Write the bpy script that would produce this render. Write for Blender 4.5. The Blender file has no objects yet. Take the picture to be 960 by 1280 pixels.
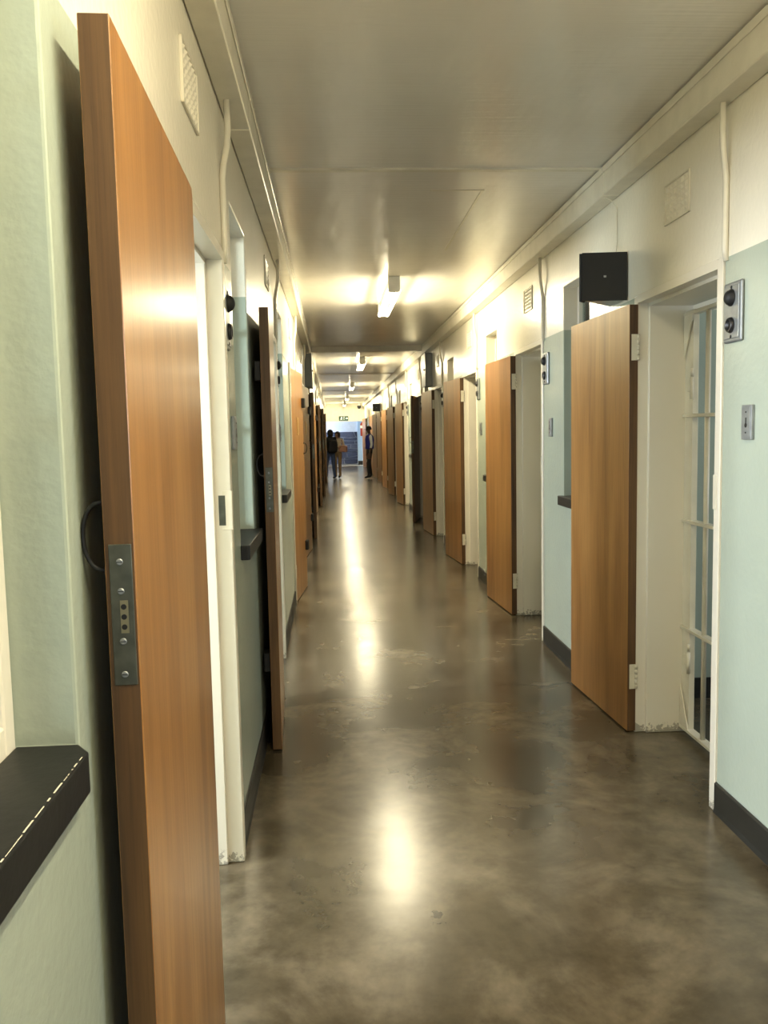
import bpy, bmesh, math, random
from mathutils import Vector, Matrix
random.seed(7)
S = bpy.context.scene
C = S.collection
PI = math.pi

# ---------------------------------------------------------------- camera
F_PX, PITCH, YAW, ROLL, EYE = 1065.0, 0.09384, 0.05828, -0.02048, 1.475
fw = Vector((math.sin(YAW)*math.cos(PITCH), math.cos(YAW)*math.cos(PITCH), -math.sin(PITCH)))
rt = Vector((math.cos(YAW), -math.sin(YAW), 0)); up = rt.cross(fw)
r2 = rt*math.cos(ROLL) + up*math.sin(ROLL); u2 = r2.cross(fw)
cam_d = bpy.data.cameras.new('camera'); cam = bpy.data.objects.new('camera', cam_d); C.objects.link(cam)
cam_d.sensor_fit = 'HORIZONTAL'; cam_d.sensor_width = 36.0; cam_d.lens = F_PX/960*36.0
cam_d.clip_start = 0.02; cam_d.clip_end = 200
M = Matrix((r2, u2, -fw)).transposed().to_4x4(); M.translation = Vector((0, 0, EYE)); cam.matrix_world = M
S.camera = cam

# ---------------------------------------------------------------- world, daylight, exposure
w = bpy.data.worlds.new('world'); S.world = w; w.use_nodes = True
w.node_tree.nodes['Background'].inputs[0].default_value = (0.62, 0.76, 1.0, 1)
w.node_tree.nodes['Background'].inputs[1].default_value = 1.2
S.view_settings.view_transform = 'Standard'; S.view_settings.look = 'None'
S.view_settings.gamma = 1.0; S.view_settings.use_curve_mapping = False
S.view_settings.exposure = 0.25
TUBE = 12.0             # glow of the tube glass
LAMP_W = 36.0           # light given off by each of a fitting's two tubes
TUBE_COL = (1.0, 0.88, 0.59, 1)

def area(name, loc, direction, sx, sy, power, col):
    d = bpy.data.lights.new(name, 'AREA'); d.shape = 'RECTANGLE'; d.size = sx; d.size_y = sy; d.energy = power; d.color = col
    o = bpy.data.objects.new(name, d); C.objects.link(o); o.location = loc
    o.rotation_euler = Vector(direction).to_track_quat('-Z', 'Y').to_euler()
    return o
DAY = (0.88, 0.94, 1.0)
# daylight entering through the cells' outer windows (window openings built below)
LEFT_OUT, RIGHT_OUT = -2.95, 4.05
for yc, p in ((-0.35, 45), (2.3, 190), (4.95, 130), (10.3, 45), (18.25, 40)):
    area('daylight_cell_window', (LEFT_OUT+0.04, yc, 1.75), (1, 0, -0.12), 0.9, 0.9, p, DAY)
for yc, p in ((0.45, 40), (3.1, 22), (5.8, 22)):
    area('daylight_cell_window', (RIGHT_OUT-0.04, yc, 1.75), (-1, 0, -0.12), 0.9, 0.9, p, DAY)
area('fill_light_behind_camera', (0.535, -3.9, 1.45), (0, 1, -0.05), 1.3, 1.7, 8, (1.0, 0.96, 0.88))  # added fill lamp, unseen behind the camera, to brighten the near end
area('daylight_cross_passage', (-2.4, 39.0, 1.9), (1, 0, -0.1), 1.0, 1.6, 260, (0.66, 0.78, 1.0))

# ---------------------------------------------------------------- mesh helpers
class MB:
    def __init__(s): s.bm = bmesh.new(); s.mi = 0
    def _mat(s, faces):
        for f in faces: f.material_index = s.mi
    def box(s, x0, x1, y0, y1, z0, z1, bev=0, seg=1):
        r = bmesh.ops.create_cube(s.bm, size=1.0); vs = r['verts']
        for v in vs:
            v.co = Vector(((x0+x1)/2+v.co.x*(x1-x0), (y0+y1)/2+v.co.y*(y1-y0), (z0+z1)/2+v.co.z*(z1-z0)))
        fs = {f for v in vs for f in v.link_faces}; s._mat(fs)
        if bev:
            es = list({e for v in vs for e in v.link_edges})
            r = bmesh.ops.bevel(s.bm, geom=es, offset=bev, segments=seg, affect='EDGES', profile=0.5); s._mat(r['faces'])
        return s
    def cyl(s, p0, p1, r0, r1=None, n=12, caps=True):
        p0, p1 = Vector(p0), Vector(p1); r1 = r0 if r1 is None else r1
        q = (p1-p0).to_track_quat('Z', 'Y'); rings = []
        for p, r in ((p0, r0), (p1, r1)):
            rings.append([s.bm.verts.new(p+q@Vector((math.cos(2*PI*i/n)*r, math.sin(2*PI*i/n)*r, 0))) for i in range(n)])
        fs = [s.bm.faces.new((rings[0][i], rings[0][(i+1) % n], rings[1][(i+1) % n], rings[1][i])) for i in range(n)]
        for f in fs: f.smooth = True
        if caps: fs += [s.bm.faces.new(rings[0][::-1]), s.bm.faces.new(rings[1])]
        s._mat(fs); return s
    def tube(s, pts, r, n=8, closed=False):
        pts = [Vector(p) for p in pts]; rings = []; m = len(pts); nrm = None
        for i, p in enumerate(pts):
            a = pts[i-1] if (i or closed) else p; b = pts[(i+1) % m] if (i < m-1 or closed) else p
            t = (b-a).normalized()
            if nrm is None: nrm = t.orthogonal().normalized()
            nrm = (nrm - t*nrm.dot(t)).normalized(); bi = t.cross(nrm)
            rings.append([s.bm.verts.new(p+(nrm*math.cos(2*PI*k/n)+bi*math.sin(2*PI*k/n))*r) for k in range(n)])
        fs = []
        for i in range(m if closed else m-1):
            A, B = rings[i], rings[(i+1) % m]
            for k in range(n): fs.append(s.bm.faces.new((A[k], A[(k+1) % n], B[(k+1) % n], B[k])))
        for f in fs: f.smooth = True
        if not closed: fs += [s.bm.faces.new(rings[0][::-1]), s.bm.faces.new(rings[-1])]
        s._mat(fs); return s
    def lathe(s, prof, origin, axis, n=16):
        q = Vector(axis).normalized().to_track_quat('Z', 'Y'); o = Vector(origin); rings = []
        for r, h in prof:
            r = max(r, 1e-4)
            rings.append([s.bm.verts.new(o+q@Vector((math.cos(2*PI*i/n)*r, math.sin(2*PI*i/n)*r, h))) for i in range(n)])
        fs = []
        for A, B in zip(rings, rings[1:]):
            for k in range(n): fs.append(s.bm.faces.new((A[k], A[(k+1) % n], B[(k+1) % n], B[k])))
        for f in fs: f.smooth = True
        fs += [s.bm.faces.new(rings[0][::-1]), s.bm.faces.new(rings[-1])]
        s._mat(fs); return s
    def prism(s, poly, axis, a0, a1):
        # poly: 2D points in the two other axes (order: axis 0 -> (y,z), 1 -> (x,z), 2 -> (x,y))
        def P(u, v, a): return Vector((a, u, v)) if axis == 0 else Vector((u, a, v)) if axis == 1 else Vector((u, v, a))
        A = [s.bm.verts.new(P(u, v, a0)) for u, v in poly]; B = [s.bm.verts.new(P(u, v, a1)) for u, v in poly]; n = len(poly)
        fs = [s.bm.faces.new(A[::-1]), s.bm.faces.new(B)]
        fs += [s.bm.faces.new((A[i], A[(i+1) % n], B[(i+1) % n], B[i])) for i in range(n)]
        s._mat(fs); return s
    def mesh(s, name, mats):
        bmesh.ops.recalc_face_normals(s.bm, faces=s.bm.faces[:])
        me = bpy.data.meshes.new(name); s.bm.to_mesh(me); s.bm.free()
        for m in (mats if isinstance(mats, (list, tuple)) else [mats]): me.materials.append(m)
        return me
    def build(s, name, mats, parent=None):
        return link(name, s.mesh(name, mats), parent)

def link(name, data, parent=None, loc=None, rz=None):
    o = bpy.data.objects.new(name, data); C.objects.link(o)
    if parent is not None: o.parent = parent
    if loc is not None: o.location = loc
    if rz is not None: o.rotation_euler = (0, 0, rz)
    return o
def tag(o, label, cat=None, group=None, kind=None):
    o['label'] = label
    if cat: o['category'] = cat
    if group: o['group'] = group
    if kind: o['kind'] = kind
    return o
def copy_tree(o, parent=None):
    c = o.copy(); C.objects.link(c); c.parent = parent
    for ch in list(o.children): copy_tree(ch, c)
    return c

# ---------------------------------------------------------------- materials
def new_mat(name):
    m = bpy.data.materials.new(name); m.use_nodes = True
    nt = m.node_tree; return m, nt, nt.nodes['Principled BSDF']
def N(nt, kind, **kw):
    n = nt.nodes.new(kind)
    for k, v in kw.items():
        if k in n.inputs: n.inputs[k].default_value = v
        else: setattr(n, k, v)
    return n
def ramp(nt, fac, stops):
    r = nt.nodes.new('ShaderNodeValToRGB'); nt.links.new(fac, r.inputs[0])
    el = r.color_ramp.elements
    while len(el) < len(stops): el.new(0.5)
    for e, (p, c) in zip(el, stops): e.position = p; e.color = (*c, 1) if len(c) == 3 else c
    return r.outputs[0]
def mapping(nt, scale, coord='Object', loc=(0, 0, 0)):
    t = nt.nodes.new('ShaderNodeTexCoord'); m = nt.nodes.new('ShaderNodeMapping'); m.inputs['Scale'].default_value = scale
    m.inputs['Location'].default_value = loc
    nt.links.new(t.outputs[coord], m.inputs[0]); return m.outputs[0]
def bump(nt, b, h, strength, dist):
    n = nt.nodes.new('ShaderNodeBump'); n.inputs['Strength'].default_value = strength; n.inputs['Distance'].default_value = dist
    nt.links.new(h, n.inputs['Height']); nt.links.new(n.outputs[0], b.inputs['Normal'])
def plain(name, col, rough=0.5, metal=0.0, var=0.06, vscale=9.0, bmp=0.0, bscale=120, coat=0.0):
    m, nt, b = new_mat(name)
    n = N(nt, 'ShaderNodeTexNoise', Scale=vscale, Detail=4.0); nt.links.new(mapping(nt, (1, 1, 1)), n.inputs['Vector'])
    lo = tuple(max(0, c*(1-var)) for c in col); hi = tuple(min(1, c*(1+var)) for c in col)
    nt.links.new(ramp(nt, n.outputs['Fac'], [(0.3, lo), (0.7, hi)]), b.inputs['Base Color'])
    b.inputs['Roughness'].default_value = rough; b.inputs['Metallic'].default_value = metal
    b.inputs['Coat Weight'].default_value = coat; b.inputs['Coat Roughness'].default_value = 0.12
    if bmp:
        k = N(nt, 'ShaderNodeTexNoise', Scale=bscale, Detail=3.0); nt.links.new(mapping(nt, (1, 1, 1)), k.inputs['Vector'])
        bump(nt, b, k.outputs['Fac'], bmp, 0.004)
    return m

CREAM = (0.82, 0.78, 0.66)
MINT = (0.39, 0.445, 0.375)
def wall_paint():
    m, nt, b = new_mat('two_tone_gloss_wall_paint')
    g = nt.nodes.new('ShaderNodeNewGeometry'); sx = nt.nodes.new('ShaderNodeSeparateXYZ'); nt.links.new(g.outputs['Position'], sx.inputs[0])
    gt = N(nt, 'ShaderNodeMath', operation='GREATER_THAN'); gt.inputs[1].default_value = 2.073; nt.links.new(sx.outputs[2], gt.inputs[0])
    n = N(nt, 'ShaderNodeTexNoise', Scale=2.2, Detail=5.0); nt.links.new(g.outputs['Position'], n.inputs['Vector'])
    a = ramp(nt, n.outputs['Fac'], [(0.3, tuple(c*.95 for c in MINT)), (0.7, tuple(c*1.04 for c in MINT))])
    c = ramp(nt, n.outputs['Fac'], [(0.3, tuple(c*.96 for c in CREAM)), (0.7, tuple(c*1.03 for c in CREAM))])
    mx = N(nt, 'ShaderNodeMix', data_type='RGBA'); nt.links.new(gt.outputs[0], mx.inputs[0]); nt.links.new(a, mx.inputs[6]); nt.links.new(c, mx.inputs[7])
    nt.links.new(mx.outputs[2], b.inputs['Base Color'])
    b.inputs['Roughness'].default_value = 0.24
    k1 = N(nt, 'ShaderNodeTexNoise', Scale=45.0, Detail=3.0); nt.links.new(g.outputs['Position'], k1.inputs['Vector'])
    bump(nt, b, k1.outputs['Fac'], 0.22, 0.006)
    return m
def ceiling_paint():
    m, nt, b = new_mat('gloss_ceiling_paint')
    n = N(nt, 'ShaderNodeTexNoise', Scale=1.6, Detail=4.0); nt.links.new(mapping(nt, (1, 1, 1)), n.inputs['Vector'])
    nt.links.new(ramp(nt, n.outputs['Fac'], [(0.3, (0.76, 0.73, 0.66)), (0.7, (0.82, 0.79, 0.72))]), b.inputs['Base Color'])
    b.inputs['Roughness'].default_value = 0.20
    k = N(nt, 'ShaderNodeTexNoise', Scale=1.0, Detail=3.0); nt.links.new(mapping(nt, (2.5, 60, 1)), k.inputs['Vector'])
    k2 = N(nt, 'ShaderNodeTexNoise', Scale=1.0, Detail=2.0); nt.links.new(mapping(nt, (7, 2.2, 1)), k2.inputs['Vector'])
    ad = N(nt, 'ShaderNodeMath', operation='MULTIPLY_ADD'); ad.inputs[1].default_value = 4.0
    nt.links.new(k2.outputs['Fac'], ad.inputs[0]); nt.links.new(k.outputs['Fac'], ad.inputs[2])
    bump(nt, b, ad.outputs[0], 0.25, 0.005)
    return m
def floor_mat():
    m, nt, b = new_mat('polished_concrete')
    v = mapping(nt, (1, 1, 1))
    n1 = N(nt, 'ShaderNodeTexNoise', Scale=2.1, Detail=7.0, Roughness=0.6, Distortion=0.5); nt.links.new(v, n1.inputs['Vector'])
    n2 = N(nt, 'ShaderNodeTexNoise', Scale=11.0, Detail=6.0, Roughness=0.62); nt.links.new(v, n2.inputs['Vector'])
    base = ramp(nt, n1.outputs['Fac'], [(0.3, (0.036, 0.028, 0.015)), (0.48, (0.076, 0.060, 0.036)), (0.7, (0.165, 0.136, 0.092))])
    spots = ramp(nt, n2.outputs['Fac'], [(0.3, (0.62, 0.60, 0.56)), (0.5, (0.96, 0.95, 0.93)), (0.7, (1.22, 1.2, 1.16))])
    mul = N(nt, 'ShaderNodeMix', data_type='RGBA', blend_type='MULTIPLY'); mul.inputs[0].default_value = 0.8
    nt.links.new(base, mul.inputs[6]); nt.links.new(spots, mul.inputs[7])
    # hairline crack and day joint across the slab
    sp = nt.nodes.new('ShaderNodeSeparateXYZ'); nt.links.new(v, sp.inputs[0])
    wob = N(nt, 'ShaderNodeTexNoise', Scale=3.0, Detail=6.0); nt.links.new(mapping(nt, (1, 0.02, 0)), wob.inputs['Vector'])
    def line(y0, amp, width):
        a = N(nt, 'ShaderNodeMath', operation='MULTIPLY_ADD'); a.inputs[1].default_value = amp; a.inputs[2].default_value = -y0-amp*0.5
        nt.links.new(wob.outputs['Fac'], a.inputs[0])
        s = N(nt, 'ShaderNodeMath', operation='ADD'); nt.links.new(a.outputs[0], s.inputs[0]); nt.links.new(sp.outputs[1], s.inputs[1])
        ab = N(nt, 'ShaderNodeMath', operation='ABSOLUTE'); nt.links.new(s.outputs[0], ab.inputs[0])
        lt = N(nt, 'ShaderNodeMath', operation='LESS_THAN'); nt.links.new(ab.outputs[0], lt.inputs[0]); lt.inputs[1].default_value = width
        return lt.outputs[0]
    mx = N(nt, 'ShaderNodeMath', operation='MAXIMUM'); nt.links.new(line(4.75, 0.4, 0.010), mx.inputs[0]); nt.links.new(line(7.75, 0.02, 0.022), mx.inputs[1])
    dark = N(nt, 'ShaderNodeMix', data_type='RGBA'); nt.links.new(mx.outputs[0], dark.inputs[0]); nt.links.new(mul.outputs[2], dark.inputs[6]); dark.inputs[7].default_value = (0.014, 0.011, 0.007, 1)
    prev = dark.outputs[2]
    for (cx, cy, rx, ry) in ((0.28, 2.46, 0.085, 0.10), (0.22, 3.58, 0.08, 0.09)):      # two worn scuff marks
        q = nt.nodes.new('ShaderNodeMapping'); q.inputs['Location'].default_value = (-cx/rx, -cy/ry, 0); q.inputs['Scale'].default_value = (1/rx, 1/ry, 0); nt.links.new(v, q.inputs[0])
        ln = N(nt, 'ShaderNodeVectorMath', operation='LENGTH'); nt.links.new(q.outputs[0], ln.inputs[0])
        nz = N(nt, 'ShaderNodeTexNoise', Scale=30.0, Detail=5.0, Roughness=0.7); nt.links.new(v, nz.inputs['Vector'])
        mr = N(nt, 'ShaderNodeMapRange'); mr.inputs[1].default_value = 0.0; mr.inputs[2].default_value = 1.0; mr.inputs[3].default_value = 0.58; mr.inputs[4].default_value = 0.1; nt.links.new(ln.outputs['Value'], mr.inputs[0])
        lt = N(nt, 'ShaderNodeMath', operation='LESS_THAN'); nt.links.new(nz.outputs['Fac'], lt.inputs[0]); nt.links.new(mr.outputs[0], lt.inputs[1])
        mf = N(nt, 'ShaderNodeMath', operation='MULTIPLY'); mf.inputs[1].default_value = 0.9; nt.links.new(lt.outputs[0], mf.inputs[0])
        mm = N(nt, 'ShaderNodeMix', data_type='RGBA'); nt.links.new(mf.outputs[0], mm.inputs[0]); nt.links.new(prev, mm.inputs[6]); mm.inputs[7].default_value = (0.012, 0.010, 0.008, 1); prev = mm.outputs[2]
    nt.links.new(prev, b.inputs['Base Color'])
    nt.links.new(ramp(nt, n1.outputs['Fac'], [(0.3, (0.205,)*3), (0.7, (0.25,)*3)]), b.inputs['Roughness'])
    b.inputs['Specular IOR Level'].default_value = 0.42
    k = N(nt, 'ShaderNodeTexNoise', Scale=2.0, Detail=2.0); nt.links.new(v, k.inputs['Vector'])
    k3 = N(nt, 'ShaderNodeTexNoise', Scale=1.0, Detail=3.0); nt.links.new(mapping(nt, (5, 9, 1)), k3.inputs['Vector'])
    ad = N(nt, 'ShaderNodeMath', operation='MULTIPLY_ADD'); ad.inputs[1].default_value = 0.22; nt.links.new(k3.outputs['Fac'], ad.inputs[0]); nt.links.new(k.outputs['Fac'], ad.inputs[2])
    bump(nt, b, ad.outputs[0], 0.07, 0.03)
    return m
def wood(name, dark, mid, light, rough=0.22, coat=0.35, scale=1.0):
    m, nt, b = new_mat(name)
    oi = nt.nodes.new('ShaderNodeObjectInfo')
    t = nt.nodes.new('ShaderNodeTexCoord'); off = N(nt, 'ShaderNodeVectorMath', operation='ADD'); nt.links.new(t.outputs['Object'], off.inputs[0])
    mu = N(nt, 'ShaderNodeMath', operation='MULTIPLY'); mu.inputs[1].default_value = 31.0; nt.links.new(oi.outputs['Random'], mu.inputs[0]); nt.links.new(mu.outputs[0], off.inputs[1])
    def mp(sc):
        q = nt.nodes.new('ShaderNodeMapping'); q.inputs['Scale'].default_value = sc; nt.links.new(off.outputs[0], q.inputs[0]); return q.outputs[0]
    big = N(nt, 'ShaderNodeTexNoise', Scale=1.0, Detail=5.0, Distortion=1.2); nt.links.new(mp((7*scale, 7*scale, 0.7)), big.inputs['Vector'])
    fine = N(nt, 'ShaderNodeTexNoise', Scale=1.0, Detail=6.0, Roughness=0.7); nt.links.new(mp((120*scale, 120*scale, 3.5)), fine.inputs['Vector'])
    c1 = ramp(nt, big.outputs['Fac'], [(0.28, dark), (0.5, mid), (0.74, light)])
    c2 = ramp(nt, fine.outputs['Fac'], [(0.30, (0.62, 0.58, 0.52)), (0.5, (0.95,)*3), (0.7, (1.15, 1.13, 1.1))])
    mul = N(nt, 'ShaderNodeMix', data_type='RGBA', blend_type='MULTIPLY'); mul.inputs[0].default_value = 0.75
    nt.links.new(c1, mul.inputs[6]); nt.links.new(c2, mul.inputs[7]); nt.links.new(mul.outputs[2], b.inputs['Base Color'])
    b.inputs['Roughness'].default_value = rough; b.inputs['Coat Weight'].default_value = coat; b.inputs['Coat Roughness'].default_value = 0.16
    bump(nt, b, fine.outputs['Fac'], 0.08, 0.003)
    return m
def frame_paint():
    m, nt, b = new_mat('cream_frame_gloss')
    g = nt.nodes.new('ShaderNodeNewGeometry'); sp = nt.nodes.new('ShaderNodeSeparateXYZ'); nt.links.new(g.outputs['Position'], sp.inputs[0])
    n = N(nt, 'ShaderNodeTexNoise', Scale=38.0, Detail=6.0, Roughness=0.7); nt.links.new(g.outputs['Position'], n.inputs['Vector'])
    mr = N(nt, 'ShaderNodeMapRange'); mr.inputs[1].default_value = 0.0; mr.inputs[2].default_value = 0.09; mr.inputs[3].default_value = 0.62; mr.inputs[4].default_value = 0.22
    nt.links.new(sp.outputs[2], mr.inputs[0])
    lt = N(nt, 'ShaderNodeMath', operation='LESS_THAN'); nt.links.new(n.outputs['Fac'], lt.inputs[0])
    nt.links.new(mr.outputs[0], lt.inputs[1])
    mx = N(nt, 'ShaderNodeMix', data_type='RGBA'); mul = N(nt, 'ShaderNodeMath', operation='MULTIPLY'); mul.inputs[1].default_value = 0.6
    nt.links.new(lt.outputs[0], mul.inputs[0]); nt.links.new(mul.outputs[0], mx.inputs[0])
    mx.inputs[6].default_value = (0.74, 0.70, 0.60, 1); mx.inputs[7].default_value = (0.10, 0.085, 0.06, 1)
    nt.links.new(mx.outputs[2], b.inputs['Base Color']); b.inputs['Roughness'].default_value = 0.28
    return m
def glass_mat():
    m, nt, b = new_mat('window_glass'); out = nt.nodes['Material Output']
    tr = nt.nodes.new('ShaderNodeBsdfTransparent'); tr.inputs[0].default_value = (0.86, 0.91, 0.89, 1)
    gl = nt.nodes.new('ShaderNodeBsdfGlossy'); gl.inputs['Roughness'].default_value = 0.03
    fr = nt.nodes.new('ShaderNodeFresnel'); fr.inputs[0].default_value = 1.5
    mx = nt.nodes.new('ShaderNodeMixShader'); nt.links.new(fr.outputs[0], mx.inputs[0]); nt.links.new(tr.outputs[0], mx.inputs[1]); nt.links.new(gl.outputs[0], mx.inputs[2])
    nt.links.new(mx.outputs[0], out.inputs[0]); nt.nodes.remove(b)
    return m
def emit(name, col, st):
    m, nt, b = new_mat(name); b.inputs['Base Color'].default_value = (0.8, 0.8, 0.8, 1)
    b.inputs['Emission Color'].default_value = col; b.inputs['Emission Strength'].default_value = st
    return m

PAINT = wall_paint(); CEIL = ceiling_paint(); FLOOR = floor_mat(); FRAME = frame_paint(); GLASS = glass_mat()
WOOD = wood('varnished_door_veneer', (0.22, 0.096, 0.026), (0.315, 0.147, 0.042), (0.40, 0.205, 0.066), rough=0.33, coat=0.08)
EDGE = wood('door_edge_timber', (0.045, 0.021, 0.007), (0.092, 0.045, 0.015), (0.15, 0.078, 0.027), rough=0.6, coat=0.0, scale=1.6)
CREAMP = plain('cream_gloss_paint', (0.74, 0.70, 0.58), 0.25, bmp=0.08)
BLACK = plain('black_gloss_paint', (0.006, 0.006, 0.006), 0.5, var=0.3, bmp=0.15, bscale=60)
SKIRT = plain('dark_skirting_paint', (0.012, 0.012, 0.010), 0.5, var=0.3)
STEEL = plain('aged_lock_steel', (0.10, 0.105, 0.085), 0.45, 0.7, var=0.2, vscale=40)
BRASS = plain('worn_lock_brass', (0.30, 0.27, 0.17), 0.4, 0.8)
ALU = plain('grey_cast_aluminium', (0.30, 0.32, 0.33), 0.42, 0.6, var=0.12, vscale=30, bmp=0.1)
DARKMETAL = plain('dark_iron', (0.03, 0.03, 0.032), 0.4, 0.6)
GREYBOX = plain('grey_enamel', (0.20, 0.21, 0.20), 0.4)
PLASTIC = plain('black_plastic', (0.006, 0.006, 0.007), 0.6)
HINGE = plain('painted_hinge', (0.66, 0.62, 0.50), 0.35, bmp=0.1)
WHITE = plain('white_enamel', (0.80, 0.80, 0.78), 0.35)
LAMPM = emit('fluorescent_glow', TUBE_COL, TUBE); LAMPM.cycles.emission_sampling = 'NONE'

# ---------------------------------------------------------------- layout
XL, XR, WT = -0.36, 1.43, 0.25
ZC, ZB, CW = 2.74, 2.60, 0.085           # ceiling, underside of boxed cornice, cornice width
Y0, Y1 = -3.8, 38.0
DW, DH, DT = 0.82, 2.038, 0.042           # door leaf
RIGHT0 = 1.275
RIGHT = [3.935, 6.595, 9.23, 11.87, 14.45, 17.0, 19.5, 22.05, 24.6, 27.1, 29.65, 32.2, 35.6]
RIGHT_OPEN = [177, 176.5, 175, 176, 12, 175, 174, 175, 175, 174, 175, 3, 172]
LEFT = [2.03, 4.70, 7.37, 10.04, 12.70, 15.35, 18.0, 20.65, 23.3, 25.95, 28.6, 31.25, 33.9]
LEFT_OPEN = [178.4, 177.6, 5, 4, 176, 3, 175, 172, 4, 171, 4, 3, 4]
def door_hole(side, h): return (h-0.87, h+0.045) if side > 0 else (h-0.045, h+0.87)
def win_hole(side, h): return (h+0.765, h+1.295) if side > 0 else (h+1.23, h+1.79)
WZ = (1.05, 2.33)
holes = {1: [(*door_hole(1, RIGHT0), 0.0, 2.078)], -1: []}
for h in RIGHT: holes[1].append((*door_hole(1, h), 0.0, 2.078))
for h in LEFT: holes[-1].append((*door_hole(-1, h), 0.0, 2.078))
WINR = [win_hole(1, h) for h in RIGHT[:-1]]
WINL = [(0.61, 1.165)] + [win_hole(-1, h) for h in LEFT]
for a, b in WINR: holes[1].append((a, b, *WZ))
for a, b in WINL: holes[-1].append((a, b, *WZ))

def wall_with_holes(name, xa, xb, y0, y1, z0, z1, hs, mat):
    ys = sorted({y0, y1, *[h[0] for h in hs], *[h[1] for h in hs]}); zs = sorted({z0, z1, *[h[2] for h in hs], *[h[3] for h in hs]})
    ys = [y for y in ys if y0 <= y <= y1]; zs = [z for z in zs if z0 <= z <= z1]
    def solid(i, j):
        if i < 0 or j < 0 or i >= len(ys)-1 or j >= len(zs)-1: return False
        yc, zc = (ys[i]+ys[i+1])/2, (zs[j]+zs[j+1])/2
        return not any(h[0] < yc < h[1] and h[2] < zc < h[3] for h in hs)
    bm = bmesh.new(); V = {}
    def v(x, y, z):
        k = (round(x, 4), round(y, 4), round(z, 4))
        if k not in V: V[k] = bm.verts.new(k)
        return V[k]
    for i in range(len(ys)-1):
        for j in range(len(zs)-1):
            if not solid(i, j): continue
            a, b, c, d = ys[i], ys[i+1], zs[j], zs[j+1]
            for x in (xa, xb): bm.faces.new((v(x, a, c), v(x, b, c), v(x, b, d), v(x, a, d)))
            if not solid(i-1, j): bm.faces.new((v(xa, a, c), v(xb, a, c), v(xb, a, d), v(xa, a, d)))
            if not solid(i+1, j): bm.faces.new((v(xa, b, c), v(xb, b, c), v(xb, b, d), v(xa, b, d)))
            if not solid(i, j-1): bm.faces.new((v(xa, a, c), v(xb, a, c), v(xb, b, c), v(xa, b, c)))
            if not solid(i, j+1): bm.faces.new((v(xa, a, d), v(xb, a, d), v(xb, b, d), v(xa, b, d)))
    bmesh.ops.recalc_face_normals(bm, faces=bm.faces[:])
    me = bpy.data.meshes.new(name); bm.to_mesh(me); bm.free(); me.materials.append(mat)
    o = link(name, me)
    md = o.modifiers.new('soft_edges', 'BEVEL'); md.width = 0.005; md.segments = 2; md.limit_method = 'ANGLE'; md.angle_limit = 0.6; md.harden_normals = False
    return o
tag(wall_with_holes('wall_right', XR, XR+WT, Y0, Y1, 0, ZC, holes[1], PAINT), 'mint and cream glossy corridor wall carrying the black speaker', 'wall', kind='structure')
tag(wall_with_holes('wall_left', XL, XL-WT, Y0, Y1, 0, ZC, holes[-1], PAINT), 'mint and cream glossy corridor wall facing the speaker wall', 'wall', kind='structure')

# floor
b = MB(); b.box(LEFT_OUT-0.3, RIGHT_OUT+0.3, Y0-0.25, 41.5, -0.2, 0.0)
tag(b.build('floor', FLOOR), 'polished mottled grey brown concrete corridor floor', 'floor', kind='structure')

# ceiling: slab, painted board panels, cover strips
b = MB(); b.box(LEFT_OUT-0.3, RIGHT_OUT+0.3, Y0-0.25, 41.5, ZC+0.012, ZC+0.2)
ceil = tag(b.build('ceiling', CREAMP), 'glossy cream painted board ceiling of the corridor', 'ceiling', kind='structure')
cuts = [Y0, 4.25, 12.78, 18.7, 26.0, 32.0, Y1]
for i in range(len(cuts)-1):
    b = MB(); b.box(XL, XR, cuts[i]+0.002, cuts[i+1]-0.002, ZC, ZC+0.012); b.build('ceiling_panel', CEIL, ceil)
for y in (4.25, 18.7, 26.0, 32.0):
    b = MB(); b.box(XL+CW, XR-CW, y-0.02, y+0.02, ZC-0.010, ZC+0.004, 0.003); b.build('joint_strip', CREAMP, ceil)
b = MB(); b.box(0.82, 0.835, 4.62, 6.1, ZC-0.003, ZC+0.004); b.box(0.55, 0.835, 4.61, 4.625, ZC-0.003, ZC+0.004); b.build('joint_strip', CREAMP, ceil)
b = MB(); b.box(XL+CW, XR-CW, 12.70, 12.86, ZC-0.085, ZC+0.004, 0.004)
tag(b.build('trim_3', CREAMP), 'shallow cream beam crossing the ceiling beyond the brightest lamp', 'beam', kind='structure')

# boxed cornices
for side, name, lab in ((1, 'trim_1', 'cream boxed cornice above the speaker wall'), (-1, 'trim_2', 'cream boxed cornice above the wall opposite the speaker')):
    xw = XR if side > 0 else XL
    xo = xw-side*CW
    root = link(name, None); tag(root, lab, 'cornice', kind='structure')
    seams = [Y0, 3.3, 7.4, 12.7, 18.6, 25.0, 31.0, Y1] if side < 0 else [Y0, 4.2, 8.3, 12.7, 18.6, 25.0, 31.0, Y1]
    for k in range(len(seams)-1):
        b = MB(); dz = random.uniform(-0.002, 0.002)
        b.box(min(xw-side*0.002, xo), max(xw-side*0.002, xo), seams[k]+0.001, seams[k+1]-0.001, ZB+dz, ZC-0.004, 0.004); b.build('cornice_board', CREAMP, root)
        b = MB(); xs = xo-side*0.006
        b.box(min(xo, xs), max(xo, xs), seams[k]+0.004, seams[k+1]-0.004, ZC-0.038, ZC-0.006, 0.002)
        if k in (1, 2, 3):
            y = seams[k]+0.12
            while y < seams[k+1]: b.cyl((xs, y, ZC-0.022), (xs-side*0.002, y, ZC-0.022), 0.004, n=6); y += 0.33
        b.build('cover_strip', CREAMP, root)

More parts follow.
